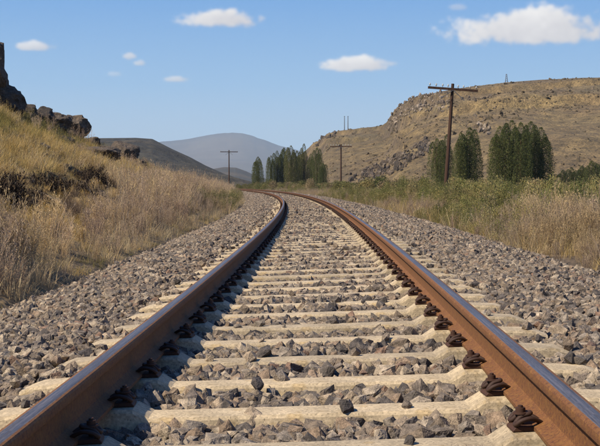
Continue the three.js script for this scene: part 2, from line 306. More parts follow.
// ------------------------------------------------------------------ sleepers
function sleeperGeometry(seed) {
  const R = rng(seed), pos = [], uv = [], rings = [];
  const topAt = (u) => { const a = Math.abs(u); return table([[0, 0], [0.555, 0], [0.57, 0.001], [0.625, 0.034], [0.64, 0.035], [0.9, 0.035], [1.2, 0.018]], a); };
  const half = [0, 0.06, 0.12, 0.18, 0.24, 0.3, 0.36, 0.42, 0.48, 0.52, 0.555, 0.57, 0.625, 0.64, 0.67, 0.72, 0.78, 0.84, 0.9, 0.96, 1.02, 1.08, 1.13, 1.17, 1.19, 1.2], us = [...half.slice(1).reverse().map((x) => -x), ...half];
  for (const u of us) {
    const a = Math.abs(u), end = smooth(1.14, 1.2, a), top = topAt(u) - end * 0.02, hw = table([[0, 0.078], [0.5, 0.08], [0.62, 0.088], [1.2, 0.092]], a) - end * 0.012;
    const chip = (k) => (noise2(u * 9 + 50, k * 9.1, seed) > 0.9 ? 0.012 : 0), c1 = 0.007 + chip(1), c2 = 0.007 + chip(2), j = () => (R() - 0.5) * 0.0004;
    rings.push([[-hw - 0.052, -0.2], [-hw - 0.016, top - 0.07 + j()], [-hw - 0.003, top - 0.006 - c1], [-hw + c1, top - 0.0015 + j()], [-hw * 0.35, top + 0.001 + j()], [hw * 0.35, top + 0.001 + j()], [hw - c2, top - 0.0015 + j()], [hw + 0.003, top - 0.006 - c2], [hw + 0.016, top - 0.07 + j()], [hw + 0.052, -0.2]].map(([w, v]) => V(u, v, w)));
  }
  const push = (p, t) => { pos.push(p.x, p.y, p.z); uv.push(...t); };
  for (let i = 0; i < rings.length - 1; i++) {
    let per = 0;
    for (let k = 0; k < rings[0].length - 1; k++) {
      const a = rings[i][k], b = rings[i + 1][k], c = rings[i + 1][k + 1], d = rings[i][k + 1], len = a.distanceTo(d);
      const ta = [a.x, per], tb = [b.x, per], tc = [c.x, per + len], td = [d.x, per + len];
      push(a, ta); push(c, tc); push(b, tb); push(a, ta); push(d, td); push(c, tc);
      per += len;
    }
  }
  for (const [ring, flip] of [[rings[0], 1], [rings[rings.length - 1], 0]]) for (let k = 1; k < ring.length - 1; k++) { const t = flip ? [ring[0], ring[k + 1], ring[k]] : [ring[0], ring[k], ring[k + 1]]; for (const p of t) push(p, [p.z, p.y]); }
  const g = new THREE.BufferGeometry();
  g.setAttribute('position', new THREE.Float32BufferAttribute(pos, 3)); g.setAttribute('uv', new THREE.Float32BufferAttribute(uv, 2));
  return toCreasedNormals(g, 0.3);
}
const sleeperGeos = [1, 2, 3, 4].map(sleeperGeometry);
function tube(points, r, seg = 40, sides = 7) { return new THREE.TubeGeometry(new THREE.CatmullRomCurve3(points.map((p) => V(...p)), false, 'centripetal'), seg, r, sides); }
// fastening, drawn for the +u inner side: x = 0 at the rail's foot edge, -x towards the middle of the track
const plateGeo = (() => {
  const s = new THREE.Shape([[0.004, 0], [0.004, 0.015], [-0.03, 0.016], [-0.06, 0.02], [-0.074, 0.016], [-0.084, 0.003], [-0.084, 0]].map(([x, y]) => new THREE.Vector2(x, y)));
  const g = new THREE.ExtrudeGeometry(s, { depth: 0.1, bevelEnabled: true, bevelSize: 0.003, bevelThickness: 0.004, bevelSegments: 1 }); g.translate(0, 0.004, -0.05); return g;
})();
const clipGeo = (() => {
  const h = [[0.034, 0.024, 0.03], [0.012, 0.042, 0.04], [-0.022, 0.058, 0.056], [-0.056, 0.05, 0.06], [-0.074, 0.03, 0.048], [-0.07, 0.034, 0.028], [-0.046, 0.06, 0.02], [-0.012, 0.07, 0.013]];
  return tube([...h, ...h.slice().reverse().map(([x, y, z]) => [x, y, -z])], 0.0105, 54, 7);
})();
const boltGeo = (() => {
  const a = new THREE.CylinderGeometry(0.027, 0.028, 0.007, 14), b = new THREE.CylinderGeometry(0.019, 0.02, 0.024, 6), c = new THREE.CylinderGeometry(0.0095, 0.0105, 0.026, 10), d = new THREE.CylinderGeometry(0.012, 0.012, 0.06, 8);
  a.translate(0, 0.072, 0); b.translate(0, 0.083, 0); c.translate(0, 0.092, 0); d.translate(0, 0.045, 0);
  const g = mergeGeometries([a, b, c, d]); g.translate(-0.045, 0, 0); return g;
})();
const simpleFastening = (() => { const c = tube([[0.02, 0.03, 0.03], [-0.06, 0.045, 0.06], [-0.08, 0.06, 0.03], [-0.02, 0.06, 0], [-0.08, 0.06, -0.03], [-0.06, 0.045, -0.06], [0.02, 0.03, -0.03]], 0.011, 10, 4); const b = new THREE.CylinderGeometry(0.02, 0.024, 0.07, 6); b.translate(-0.045, 0.08, 0); const p = new THREE.BoxGeometry(0.09, 0.03, 0.1); p.translate(-0.042, 0.015, 0); return mergeGeometries([c, b, p].map((g) => { const q = g.toNonIndexed(); return q; })); })();
const SLEEPERS = [];
for (let k = -6, n = 0; FIRST + k * STEP < 168; k++, n++) SLEEPERS.push(FIRST + k * STEP + (hash(k, 3, 5) - 0.5) * 0.02);
{
  const near = new Map();
  function makeSleeper(detail, v) {
    const g = new THREE.Group();
    const body = shadows(new THREE.Mesh(sleeperGeos[v], M.concrete[v % 3])); body.name = 'body'; g.add(body);
    for (const side of [-1, 1]) for (const inner of [1, -1]) {
      const f = shadows(new THREE.Mesh(detail ? plateGeo : simpleFastening, detail ? M.clip : M.clipDark)); f.name = 'rail_fastening';
      f.position.set(side * (GAUGE - inner * 0.054), 0.036, 0); f.scale.set(0.82, 0.7, 0.84);
      if (side * inner < 0) f.rotation.y = Math.PI;
      if (detail) { const c = shadows(new THREE.Mesh(clipGeo, M.clipDark)); c.name = 'spring_clip'; f.add(c); const b = shadows(new THREE.Mesh(boltGeo, M.clip)); b.name = 'bolt'; f.add(b); }
      g.add(f);
    }
    return g;
  }
  SLEEPERS.forEach((s, i) => {
    const detail = s < 22, v = Math.floor(hash(i, 7, 1) * 4), key = `${detail}${v}`;
    if (!near.has(key)) near.set(key, makeSleeper(detail, v));
    const o = near.get(key).clone();
    o.name = numbered('railway_sleeper');
    const m = frameAt(s).multiply(new THREE.Matrix4().makeRotationY((hash(i, 9, 2) - 0.5) * 0.014));
    m.decompose(o.position, o.quaternion, o.scale);
    o.position.y += (hash(i, 4, 4) - 0.5) * 0.004;
    tag(o, 'pale concrete railway sleeper laid across the track bed under both rails', 'sleeper', 'concrete sleepers under the rails');
    o.children.forEach((c, k) => { if (c.name === 'rail_fastening') { c.rotation.y += (hash(i, k, 8) - 0.5) * 0.22; c.position.z += (hash(i, k, 9) - 0.5) * 0.02; for (const b of c.children) if (b.name === 'bolt') { b.rotation.y = hash(i, k, 10) * 0.5 - 0.25; b.position.y = (hash(i, k, 11) - 0.7) * 0.012; } } });
    scene.add(o);
  });
}

// ------------------------------------------------------------------ ballast
function bedHeight(s, u) {
  const a = Math.abs(u), fill = smooth(6, 26, s);
  const crib = mix(-0.036, -0.02, fill) + (noise2(s * 1.1, u * 1.3, 301) - 0.5) * 0.05, side = u < 0 ? table([[1.0, -0.018], [1.25, -0.012], [1.5, 0.0], [1.9, -0.045], [2.5, -0.14], [3.2, -0.34]], a) : table([[1.0, -0.018], [1.25, -0.012], [1.6, 0.0], [2.1, -0.065], [2.8, -0.2], [3.4, -0.42]], a);
  return mix(crib, side + (noise2(s * 1.3, u * 1.6, 302) - 0.5) * 0.05, smooth(0.85, 1.15, a));
}
const bed = base('ballast_bed');
tag(bed, 'grey-brown crushed stone ballast under and beside the rails', 'ballast', null, 'structure');
{
  const sl = [...span(-4, 12, 130), ...span(12.25, 40, 111), ...span(41, 190, 149)], ul = span(-3.3, 3.5, 90), pos = [], uv = [], idx = [], a = V(0, 0, 0);
  for (const s of sl) for (const u of ul) { place(s, u, bedHeight(s, u) - 0.035 + (noise2(s * 18, u * 18, 303) - 0.5) * 0.03 - 0.25 * smooth(2.9, 3.4, Math.abs(u)), a); pos.push(a.x, a.y, a.z); uv.push(s, u); }
  const n = ul.length;
  for (let i = 0; i < sl.length - 1; i++) for (let j = 0; j < n - 1; j++) { const p = i * n + j; idx.push(p, p + 1, p + n, p + 1, p + n + 1, p + n); }
  const g = new THREE.BufferGeometry(); g.setAttribute('position', new THREE.Float32BufferAttribute(pos, 3)); g.setAttribute('uv', new THREE.Float32BufferAttribute(uv, 2)); g.setIndex(idx); g.computeVertexNormals();
  mesh('gravel_base', g, M.gravel, bed);
}
function boxUv(g, k = 1) {
  const p = g.attributes.position, uv = new Float32Array(p.count * 2), a = V(0, 0, 0), b = V(0, 0, 0), c = V(0, 0, 0);
  for (let i = 0; i < p.count; i += 3) {
    a.fromBufferAttribute(p, i); b.fromBufferAttribute(p, i + 1); c.fromBufferAttribute(p, i + 2);
    const n = b.clone().sub(a).cross(c.clone().sub(a)), ax = Math.abs(n.x), ay = Math.abs(n.y), az = Math.abs(n.z);
    for (const [j, q] of [[i, a], [i + 1, b], [i + 2, c]]) { const t = ax > ay && ax > az ? [q.z, q.y] : ay > az ? [q.x, q.z] : [q.x, q.y]; uv[j * 2] = t[0] * k; uv[j * 2 + 1] = t[1] * k; }
  }
  g.setAttribute('uv', new THREE.BufferAttribute(uv, 2));
  return g;
}
function stoneGeometry(seed) {
  const R = rng(seed * 13 + 5), pts = [], n = 9 + Math.floor(R() * 5);
  for (let i = 0; i < n; i++) { const z = 2 * (i + 0.5) / n - 1, f = i * 2.39996 + R() * 1.1, r = Math.sqrt(1 - z * z), k = 0.72 + 0.4 * R(); pts.push(V(Math.cos(f) * r * k, z * k * (0.75 + 0.3 * R()), Math.sin(f) * r * k)); }
  const c = new ConvexGeometry(pts); return boxUv(c, 0.5);
}
const stoneGeos = Array.from({ length: 12 }, (_, i) => stoneGeometry(i + 1));
const STONE_TONES = [[0.33, 0.275, 0.215], [0.27, 0.225, 0.18], [0.38, 0.315, 0.24], [0.21, 0.18, 0.155], [0.14, 0.125, 0.115], [0.3, 0.23, 0.17], [0.3, 0.265, 0.225], [0.44, 0.38, 0.3], [0.24, 0.195, 0.15], [0.095, 0.085, 0.082], [0.26, 0.175, 0.13], [0.35, 0.3, 0.245]];
const stoneMats = STONE_TONES.map(([r, g, b]) => { const m = M.stone.clone(); m.color.setRGB(r * 1.06, g * 1.01, b * 0.96); return m; });
{
  const R = rng(77), stones = [], zones = [[1.6, 12, 880, 0.0355], [12, 30, 440, 0.0405], [30, 70, 190, 0.047], [70, 165, 62, 0.07]];
  const view = new THREE.Matrix4().copy(camera.matrixWorld).invert();
  const q = new THREE.Quaternion(), e = new THREE.Euler(), p = V(0, 0, 0), sc = V(0, 0, 0), c = V(0, 0, 0);
  for (const [s0, s1, per, size] of zones) {
    const n = Math.floor((s1 - s0) * 6.4 * per);
    for (let i = 0; i < n; i++) {
      const s = mix(s0, s1, R()), u = mix(-3.05, 3.3, R());
      if (s < 7 && Math.abs(u) > 0.9 + s * 0.36) { continue; }
      const a0 = Math.abs(u); let r = size * (0.5 + 0.75 * R() + 0.55 * R() * R() * R()); const big = R();
      const k = Math.round((s - FIRST) / STEP), w = Math.abs(s - (FIRST + k * STEP)), a = Math.abs(u);
      if (a0 < 1.2 && s < 14) r *= 1.1;
      let v = bedHeight(s, u) - 0.008 + (R() - 0.45) * 0.034;
      const top = table([[0, 0], [0.5, 0], [0.605, 0.035], [1, 0.03], [1.2, 0.016]], a);
      if (a < 1.22 + r * 0.4 && w < 0.094 + r * 0.4) {
        const chance = a < 0.6 ? mix(0.012, 0.1, smooth(8, 40, s)) : a > 0.93 ? mix(0.02, 0.2, smooth(5, 30, s)) + 0.12 * smooth(1.12, 1.2, a) : 0;
        if (w < 0.085 && R() < chance) { r *= a > 0.9 ? 0.75 : 0.8; v = top + r * 0.42; }
        else if (w >= 0.085 && a < 1.2) { r *= 0.8; v = Math.min(v, -0.045); }
        else continue;
      }
      if (Math.abs(a - GAUGE) < 0.075 + r) { if (Math.abs(a - GAUGE) < 0.065 || v > 0.0) v = Math.min(v, 0.02 - r); }
      if (a > 0.52 && a < 0.69 && w < 0.14) v = Math.min(v, -0.05);
      e.set(R() * 6.28, R() * 6.28, R() * 6.28); q.setFromEuler(e);
      place(s, u, v, p);
      sc.set(r * (0.85 + 0.5 * R()), r * (0.6 + 0.35 * R()), r * (0.8 + 0.4 * R()));
      c.copy(p).applyMatrix4(view);
      const px = -c.z > 0.5 ? [c.x / -c.z * FOCAL, c.y / -c.z * FOCAL] : [9e9, 0];
      const seen = Math.abs(px[0]) < 292 && Math.abs(px[1]) < 216 && v + r * 0.4 > bedHeight(s, u) + 0.003;
      stones.push({ m: new THREE.Matrix4().compose(p, q, sc), g: Math.floor(R() * 12), t: Math.min(11, Math.floor(R() * R() * 4 + R() * 8.9)), b: 0.85 + 0.35 * R(), size: seen ? r / -c.z : 0 });
    }
  }
  stones.sort((a, b) => b.size - a.size);
  stones.slice(0, 300).forEach((st) => {
    const o = shadows(new THREE.Mesh(stoneGeos[st.g], stoneMats[st.t])); o.name = 'stone'; st.m.decompose(o.position, o.quaternion, o.scale); bed.add(o);
  });
  const rest = stones.slice(300), loose = new THREE.Group(); loose.name = 'loose_gravel'; loose.userData = { kind: 'stuff' }; bed.add(loose);
  const col = rgb(1, 1, 1);
  stoneGeos.forEach((g, k) => {
    const mine = rest.filter((st) => st.g === k), im = shadows(new THREE.InstancedMesh(g, M.stone, mine.length));
    mine.forEach((st, i) => { im.setMatrixAt(i, st.m); const t = STONE_TONES[st.t]; im.setColorAt(i, col.setRGB(t[0] * 1.06 * st.b, t[1] * 1.01 * st.b, t[2] * 0.96 * st.b)); });
    im.name = 'gravel'; im.userData = { kind: 'stuff' }; loose.add(im);
  });
}
// stones that lie on the sleepers or stand out from the rest
function onTrack(px, py, v) { const r = ray(px, py); let d = 2.5; for (; d < 40; d += 0.004) { const p = EYE.clone().addScaledVector(r, d), [s, u] = along(p.x, p.z); if (p.y < place(s, u, v).y) return [s, u]; } return [d, 0]; }
{
  const list = [
    [347, 408, 0, 0.036, 9, 'blackish squat stone lying on a sleeper top', 3],
    [254, 419, -0.035, 0.05, 2, 'pale three-cornered stone leaning on a sleeper front', 5],
    [258, 385, 0, 0.036, 9, 'small upright black stone beside a reddish flat one', 7],
    [281, 380, -0.01, 0.042, 6, 'round grey-brown stone resting against a sleeper', 2],
    [357, 346, 0.0, 0.045, 9, 'dark stone on the sleeper near the middle of the track', 8],
    [462, 372, -0.045, 0.055, 5, 'large flat brown stone lying between two sleepers close to the sunlit rail', 1],
    [408, 331, 0, 0.04, 3, 'grey-brown stone sitting on a sleeper by the sunlit rail', 6],
    [540, 339, 0.02, 0.03, 9, 'dark chip on a sleeper end outside the sunlit rail', 4],
  ];
  for (const [px, py, v, r, t, label, g] of list) {
    const [s, u] = onTrack(px, py, v + r * 0.3), o = mesh('loose_stone', stoneGeos[g], stoneMats[t]);
    place(s, u, v + r * 0.36, o.position); o.scale.set(r * 1.15, r * 0.85, r * 0.95); o.rotation.set(0.3 * g, g, 0.2 * g);
    tag(o, label, 'stone');
  }
}

// ------------------------------------------------------------------ boulders and outcrops
function rockGeometry(seed, detail = 4, rough = 0.12) {
  const R = rng(seed * 7 + 3), planes = [], g0 = new THREE.IcosahedronGeometry(1, detail), p = g0.attributes.position, n = V(0, 0, 0);
  for (let i = 0; i < 15; i++) { const z = 2 * (i + 0.5) / 15 - 1, f = i * 2.4 + R() * 1.6, r = Math.sqrt(1 - z * z); planes.push([V(Math.cos(f) * r, z, Math.sin(f) * r), 0.66 + 0.34 * R()]); }
  for (let i = 0; i < p.count; i++) {
    n.fromBufferAttribute(p, i).normalize();
    let r = 1.25; for (const [q, c] of planes) { const d = q.dot(n); if (d > 0.05) r = Math.min(r, c / d); }
    r += rough * (noise3(n.x * 3 + 9, n.y * 3 + 9, n.z * 3 + 9, seed) - 0.5) * 2 + rough * 0.6 * (noise3(n.x * 8 + 9, n.y * 8 + 9, n.z * 8 + 9, seed + 5) - 0.5) * 2;
    p.setXYZ(i, n.x * r, n.y * r, n.z * r);
  }
  g0.deleteAttribute('normal');
  return toCreasedNormals(boxUv(g0, 1), 0.35);
}
const rockGeos = Array.from({ length: 9 }, (_, i) => rockGeometry(i + 1, i < 5 ? 6 : 3));
const rockMats = [[0.15, 0.115, 0.085], [0.2, 0.152, 0.11], [0.24, 0.19, 0.14], [0.42, 0.34, 0.26], [0.085, 0.068, 0.056]].map(([r, g, b]) => { const m = M.rock.clone(); m.color.setRGB(r, g, b); return m; });
const ROCKS = [];
function putRock(o, p, sx, sy, sz, turn, sink = 0.35) { o.position.set(p.x, p.y + sy * (1 - sink * 2), p.z); o.scale.set(sx, sy, sz); o.rotation.set((turn * 7.3 % 1 - 0.5) * 0.5, turn * 6.28, (turn * 3.7 % 1 - 0.5) * 0.5); return o; }
{
  // skyline boulders of the bank: column, foot row, half sizes in photo pixels, shape, tone
  const list = [
    [-27, 94, 34, 46, 0, 0, 'tall dark boulder standing highest on the grassy bank'],
    [6, 94, 21, 17, 3, 0, 'dark rounded boulder at the foot of the tallest boulder'],
    [28, 108, 12, 8, 1, 0, 'small dark boulder first in the row below the tallest one'],
    [42, 116, 14, 9, 2, 4, 'mossy dark boulder second in the row along the bank skyline'],
    [57, 123, 18, 11, 4, 0, 'dark boulder third in the row along the bank skyline'],
    [73, 128, 17, 14, 0, 1, 'large blocky boulder with a pale top ending the skyline row'],
    [121, 160, 17, 12, 2, 0, 'dark boulder lowest on the bank skyline'],
    [102, 160, 20, 10, 3, 1, 'flat brown rock next to the lowest dark boulder'],
    [92, 147, 9, 8, 1, 2, 'pale-topped rock between the skyline row and the flat brown rock'],
    [66, 143, 9, 5, 4, 1, 'low brown rock in the grass under the large blocky boulder'],
    [140, 168, 8, 6, 0, 1, 'small brown boulder just past the lowest dark boulder'],
  ];
  list.forEach(([px, py, hw, hh, g, t, label], i) => {
    let p = hit(Math.max(px, 2), py, ground, 8, 90);
    if (Math.hypot(p.x, p.z) > 88) { let best = -9; const r = ray(Math.max(px, 2), py), k = 1 / Math.hypot(r.x, r.z); for (let d = 10; d < 80; d += 0.2) { const x = EYE.x + r.x * k * d, z = r.z * k * d, y = ground(x, z); if ((y - EYE.y) / d > best) { best = (y - EYE.y) / d; p.set(x, y, z); } } }
    if (px < 0) { const d = Math.hypot(p.x - EYE.x, p.z - EYE.z), q = at(px, py, d); p.set(q.x, ground(q.x, q.z), q.z); }
    const d = Math.hypot(p.x - EYE.x, p.z - EYE.z), k = d / FOCAL;
    ROCKS.push([p.x, p.z, hw * k]);
    tag(putRock(mesh('boulder', rockGeos[g], rockMats[t]), p, hw * k, hh * k, hw * k * 0.9, (i * 0.381 + 0.1) % 1, 0.24), label, 'boulder', 'boulders on the grassy bank');
  });
  const R = rng(31);
  // half-buried stones in the grass, told apart by place only
  for (let i = 0; i < 16; i++) {
    const bx = 10 + R() * 130, p = hit(bx, 108 + bx * 0.3 + R() * 40, ground, 8, 120); const d = Math.hypot(p.x - EYE.x, p.z - EYE.z); if (d > 90) continue;
    const r = (2.5 + 4 * R()) * d / FOCAL;
    ROCKS.push([p.x, p.z, r]);
    tag(putRock(mesh('bank_rock', rockGeos[5 + i % 4], rockMats[1 + i % 3]), p, r, r * 0.7, r, R(), 0.3), 'small weathered rock half buried in the grass of the bank', 'rock', 'small rocks in the bank grass');
  }
}
{
  // rocky bands of the far hillside: polylines of photo positions, spread, size range in pixels, count, tones
  const bands = [
    ['dark craggy outcrop low on the tan hillside, stepping up behind the roadside scrub', [[352, 184], [366, 178], [378, 172], [394, 166], [404, 160], [418, 152], [428, 146]], 10, 1.5, 4.2, 280, [0, 4, 0, 4, 1, 2]],
    ['rugged crag on the hillside shoulder where the skyline jumps up', [[392, 124], [398, 115], [405, 108], [414, 104], [424, 102], [436, 102], [448, 104]], 13, 0.9, 2.9, 280, [1, 2, 3, 2, 3]],
    ['pale upright rock ribs between the two poplar clumps', [[474, 130], [482, 128], [490, 132]], 6, 1.6, 3.4, 22, [3, 2, 3, 1]],
    ['brown rock band just under the hill crest', [[436, 104], [450, 102], [466, 99], [480, 101], [494, 98]], 3.5, 1.2, 2.6, 36, [1, 2, 0]],
    ['dark cliff edge at the end of the distant ridge', [[316, 146], [321, 142], [328, 138], [336, 135]], 2.5, 1.4, 2.8, 22, [0, 4, 0]],
  ];
  bands.forEach(([label, line, spread, r0, r1, count, tones], b) => {
    const R = rng(400 + b), g = base('rock_outcrop');
    let first = null;
    for (let i = 0; i < count; i++) {
      const t = R() * (line.length - 1), k = Math.floor(t), f = t - k, px = mix(line[k][0], line[k + 1][0], f) + (R() - 0.5) * spread, py = mix(line[k][1], line[k + 1][1], f) + (R() - 0.5) * spread * 1.5;
      const p = hit(px, py, rightHill, 120, 800), d = Math.hypot(p.x - EYE.x, p.z - EYE.z); if (d > 790) continue;
      if (!first) { first = p.clone(); g.position.copy(first); }
      const r = mix(r0, r1, R() * R()) * d / FOCAL, o = mesh('rock', stoneGeos[Math.floor(R() * 12)], rockMats[tones[Math.floor(R() * tones.length)]], g);
      putRock(o, p, r * (0.8 + 0.6 * R()), r * (0.9 + 0.8 * R()), r, R(), 0.3); o.position.sub(first);
    }
    tag(g, label, 'rock outcrop');
  });
  const R = rng(55), n = 2200, im = shadows(new THREE.InstancedMesh(stoneGeos[7], M.rock.clone(), n)), o = new THREE.Object3D(), col = rgb(1, 1, 1);
  im.material.color.setRGB(1, 1, 1);
  let c = 0;
  while (c < n) {
    const pxs = 300 + R() * 420, a = azOf(pxs), d = mix(table(RFOOT, pxs), table(RDIST, pxs), R()), x = EYE.x + Math.sin(a) * d, z = EYE.z - Math.cos(a) * d; if (fbm(x * 0.035, z * 0.035, 3, 71) < 0.3 + 0.4 * R()) continue;
    const r = (0.12 + 0.16 * R() + 0.4 * Math.pow(R(), 9)) * (0.7 + d / 600); o.position.set(x, rightHill(x, z) + r * 0.15, z); o.scale.set(r * (1 + R()), r * 0.7, r); o.rotation.set(R(), R() * 6, R()); o.updateMatrix(); im.setMatrixAt(c, o.matrix);
    const t = R() < 0.6 ? [0.13, 0.098, 0.05] : R() < 0.7 ? [0.17, 0.122, 0.065] : [0.22, 0.17, 0.115]; im.setColorAt(c++, col.setRGB(...t));
  }
  im.name = 'hillside_scrub'; tag(im, 'tiny scrub clumps and stones scattered over the tan hillside', 'scrub', null, 'stuff'); scene.add(im);
}

// ------------------------------------------------------------------ plants
class Strips {
  constructor() { this.p = []; this.c = []; }
  tri(a, b, c, t) { for (const v of [a, b, c]) { this.p.push(v.x, v.y, v.z); this.c.push(t[0], t[1], t[2]); } }
  quad(a, b, c, d, t) { this.tri(a, b, c, t); this.tri(a, c, d, t); }
  ribbon(pts, w0, w1, side, t) { for (let i = 0; i < pts.length - 1; i++) { const f0 = i / (pts.length - 1), f1 = (i + 1) / (pts.length - 1), a = side.clone().multiplyScalar(mix(w0, w1, f0) / 2), b = side.clone().multiplyScalar(mix(w0, w1, f1) / 2); if (i === pts.length - 2 && w1 < 1e-4) this.tri(pts[i].clone().sub(a), pts[i].clone().add(a), pts[i + 1], t); else this.quad(pts[i].clone().sub(a), pts[i].clone().add(a), pts[i + 1].clone().add(b), pts[i + 1].clone().sub(b), t); } }
  build() { const g = new THREE.BufferGeometry(); g.setAttribute('position', new THREE.Float32BufferAttribute(this.p, 3)); g.setAttribute('color', new THREE.Float32BufferAttribute(this.c, 3)); g.computeVertexNormals(); return g; }
}
function tuft(seed, n, h, spread, width, lean, heads) {
  const R = rng(seed), S = new Strips();
  for (let i = 0; i < n; i++) {
    const a = R() * 6.28, r = spread * Math.sqrt(R()), H = h * (0.45 + 0.6 * R()), l = lean * (0.2 + R()) * H, la = a + (R() - 0.5) * 1.6, b0 = V(Math.cos(a) * r, -0.03, Math.sin(a) * r), dir = V(Math.cos(la), 0, Math.sin(la)), fa = R() * 6.28, side = V(Math.cos(fa), 0, Math.sin(fa));
    const k = 0.72 + 0.5 * R(), w = (R() - 0.5) * 0.16, t = [k * (1 + w), k, k * (1 - w)];
    const P = (f) => b0.clone().addScaledVector(dir, l * f * f).add(V(0, H * (f - 0.25 * lean * f * f), 0));
    S.ribbon([P(0), P(0.4), P(0.75), P(1)], width * (0.7 + 0.6 * R()), heads ? width * 0.5 : 0, side, t);
    if (heads && R() < heads) { const tip = P(1), q = 0.022 + 0.026 * R(); for (let j = 0; j < 8; j++) { const o = V((R() - 0.5) * 0.016, j * q * 0.4, (R() - 0.5) * 0.016); S.tri(tip.clone().add(o), tip.clone().add(o).add(V((R() - 0.5) * 0.018, q * 0.7, (R() - 0.5) * 0.018)), tip.clone().add(o).add(V((R() - 0.5) * 0.018, q * 0.25, (R() - 0.5) * 0.018)), t); } }
  }
  return S.build();
}
function weed(seed, stems, h, twigs, fluff) {
  const R = rng(seed), S = new Strips();
  for (let i = 0; i < stems; i++) {
    const a = R() * 6.28, l = 0.25 * R() * h, H = h * (0.6 + 0.45 * R()), dir = V(Math.cos(a), 0, Math.sin(a)), b0 = V((R() - 0.5) * 0.2, -0.04, (R() - 0.5) * 0.2), fa = R() * 6.28, side = V(Math.cos(fa), 0, Math.sin(fa)), k = 0.7 + 0.5 * R(), t = [k, k * 0.96, k * 0.92];
    const P = (f) => b0.clone().addScaledVector(dir, l * f).add(V(0, H * f, 0)).add(V(Math.sin(f * 5 + i) * 0.015, 0, Math.cos(f * 4 + i) * 0.015));
    S.ribbon([P(0), P(0.33), P(0.66), P(1)], 0.008, 0.003, side, t); S.ribbon([P(0), P(0.33), P(0.66), P(1)], 0.008, 0.003, V(-side.z, 0, side.x), t);
    for (let j = 0; j < twigs; j++) {
      const f = 0.25 + 0.72 * R(), p = P(f), ta = R() * 6.28, L = (0.08 + 0.16 * R()) * (1.2 - f * 0.6), tip = p.clone().add(V(Math.cos(ta) * L * 0.6, L * (0.6 + 0.4 * R()), Math.sin(ta) * L * 0.6)), sd = V(-Math.sin(ta), 0.3, Math.cos(ta)).normalize();
      S.ribbon([p, p.clone().lerp(tip, 0.55).add(V(0, 0.01, 0)), tip], 0.005, 0.002, sd, t);
      for (let q = 0; q < fluff; q++) { const c = p.clone().lerp(tip, 0.45 + 0.6 * R()), z = 0.006 + 0.008 * R(), m = 0.8 + 0.5 * R(), o = () => V((R() - 0.5) * z * 2, (R() - 0.5) * z * 2.4, (R() - 0.5) * z * 2); S.tri(c.clone().add(o()), c.clone().add(o()), c.clone().add(o()), [k * m, k * m * 0.97, k * m * 0.92]); }
    }
  }
  return S.build();
}
function leafBush(seed, n, rx, h, size) {
  const R = rng(seed), S = new Strips();
  for (let i = 0; i < 14; i++) { const a = R() * 6.28, r = rx * (0.3 + 0.6 * R()); S.ribbon([V(0, -0.05, 0), V(Math.cos(a) * r * 0.5, h * 0.4, Math.sin(a) * r * 0.5), V(Math.cos(a) * r, h * (0.6 + 0.35 * R()), Math.sin(a) * r)], 0.015, 0.004, V(-Math.sin(a), 0, Math.cos(a)), [0.9, 0.8, 0.7]); }
  for (let i = 0; i < n; i++) {
    const a = R() * 6.28, f = Math.pow(R(), 0.7), lob = 0.75 + 0.35 * Math.sin(a * 3 + seed) * Math.sin(f * 5 + seed), r = rx * Math.sqrt(1 - Math.pow(f, 2.2) * 0.85) * lob * (0.45 + 0.6 * R()), c = V(Math.cos(a) * r, h * f * (0.85 + 0.25 * R()), Math.sin(a) * r), z = size * (0.6 + 0.8 * R()), k = 0.65 + 0.6 * R(), w = (R() - 0.5) * 0.3;
    const d = V(R() - 0.5, R() * 0.9, R() - 0.5).normalize(), s = V(R() - 0.5, R() - 0.5, R() - 0.5).cross(d).normalize(), tip = c.clone().addScaledVector(d, z), m = c.clone().addScaledVector(d, z * 0.45);
    const t = [k * (1 + w), k, k * (1 - w * 0.5)];
    S.tri(c, m.clone().addScaledVector(s, z * 0.26), tip, t); S.tri(c, tip, m.clone().addScaledVector(s, -z * 0.26), t);
  }
  return S.build();
}
function scatter(name, label, category, geos, items, mat = M.blade) {
  // items: [x, y, z, scale, height scale, turn, colour]
  const g = new THREE.Group(); g.name = numbered(name); tag(g, label, category, null, 'stuff'); scene.add(g);
  const o = new THREE.Object3D(), col = rgb(1, 1, 1);
  geos.forEach((geo, k) => {
    const mine = items.filter((_, i) => i % geos.length === k); if (!mine.length) return;
    const im = shadows(new THREE.InstancedMesh(geo, mat, mine.length));
    mine.forEach(([x, y, z, s, h, turn, c], i) => { o.position.set(x, y, z); o.scale.set(s, s * h, s); o.rotation.set((hash(i, k, 3) - 0.5) * 0.25, turn, (hash(i, k, 4) - 0.5) * 0.25); o.updateMatrix(); im.setMatrixAt(i, o.matrix); im.setColorAt(i, col.setRGB(c[0], c[1], c[2])); });
    im.name = 'clumps'; im.userData = { kind: 'stuff' }; g.add(im);
  });
  return g;
}
const toneOf = (list, R) => { const i = Math.floor(R() * list.length), j = Math.floor(R() * list.length), f = R(), k = 0.68 + 0.36 * R(); return [0, 1, 2].map((n) => mix(list[i][n], list[j][n], f) * k); };
const GOLD = [[0.5, 0.35, 0.12], [0.62, 0.45, 0.175], [0.37, 0.245, 0.08], [0.52, 0.39, 0.17]], OLIVE = [[0.3, 0.25, 0.075], [0.25, 0.22, 0.075], [0.38, 0.29, 0.09]], MAUVE = [[0.43, 0.32, 0.225], [0.5, 0.385, 0.265], [0.36, 0.265, 0.2], [0.55, 0.43, 0.3]], BUFF = [[0.64, 0.5, 0.29], [0.55, 0.42, 0.235], [0.48, 0.36, 0.215]], GREENY = [[0.21, 0.2, 0.058], [0.29, 0.25, 0.08], [0.15, 0.158, 0.046], [0.36, 0.29, 0.13]];
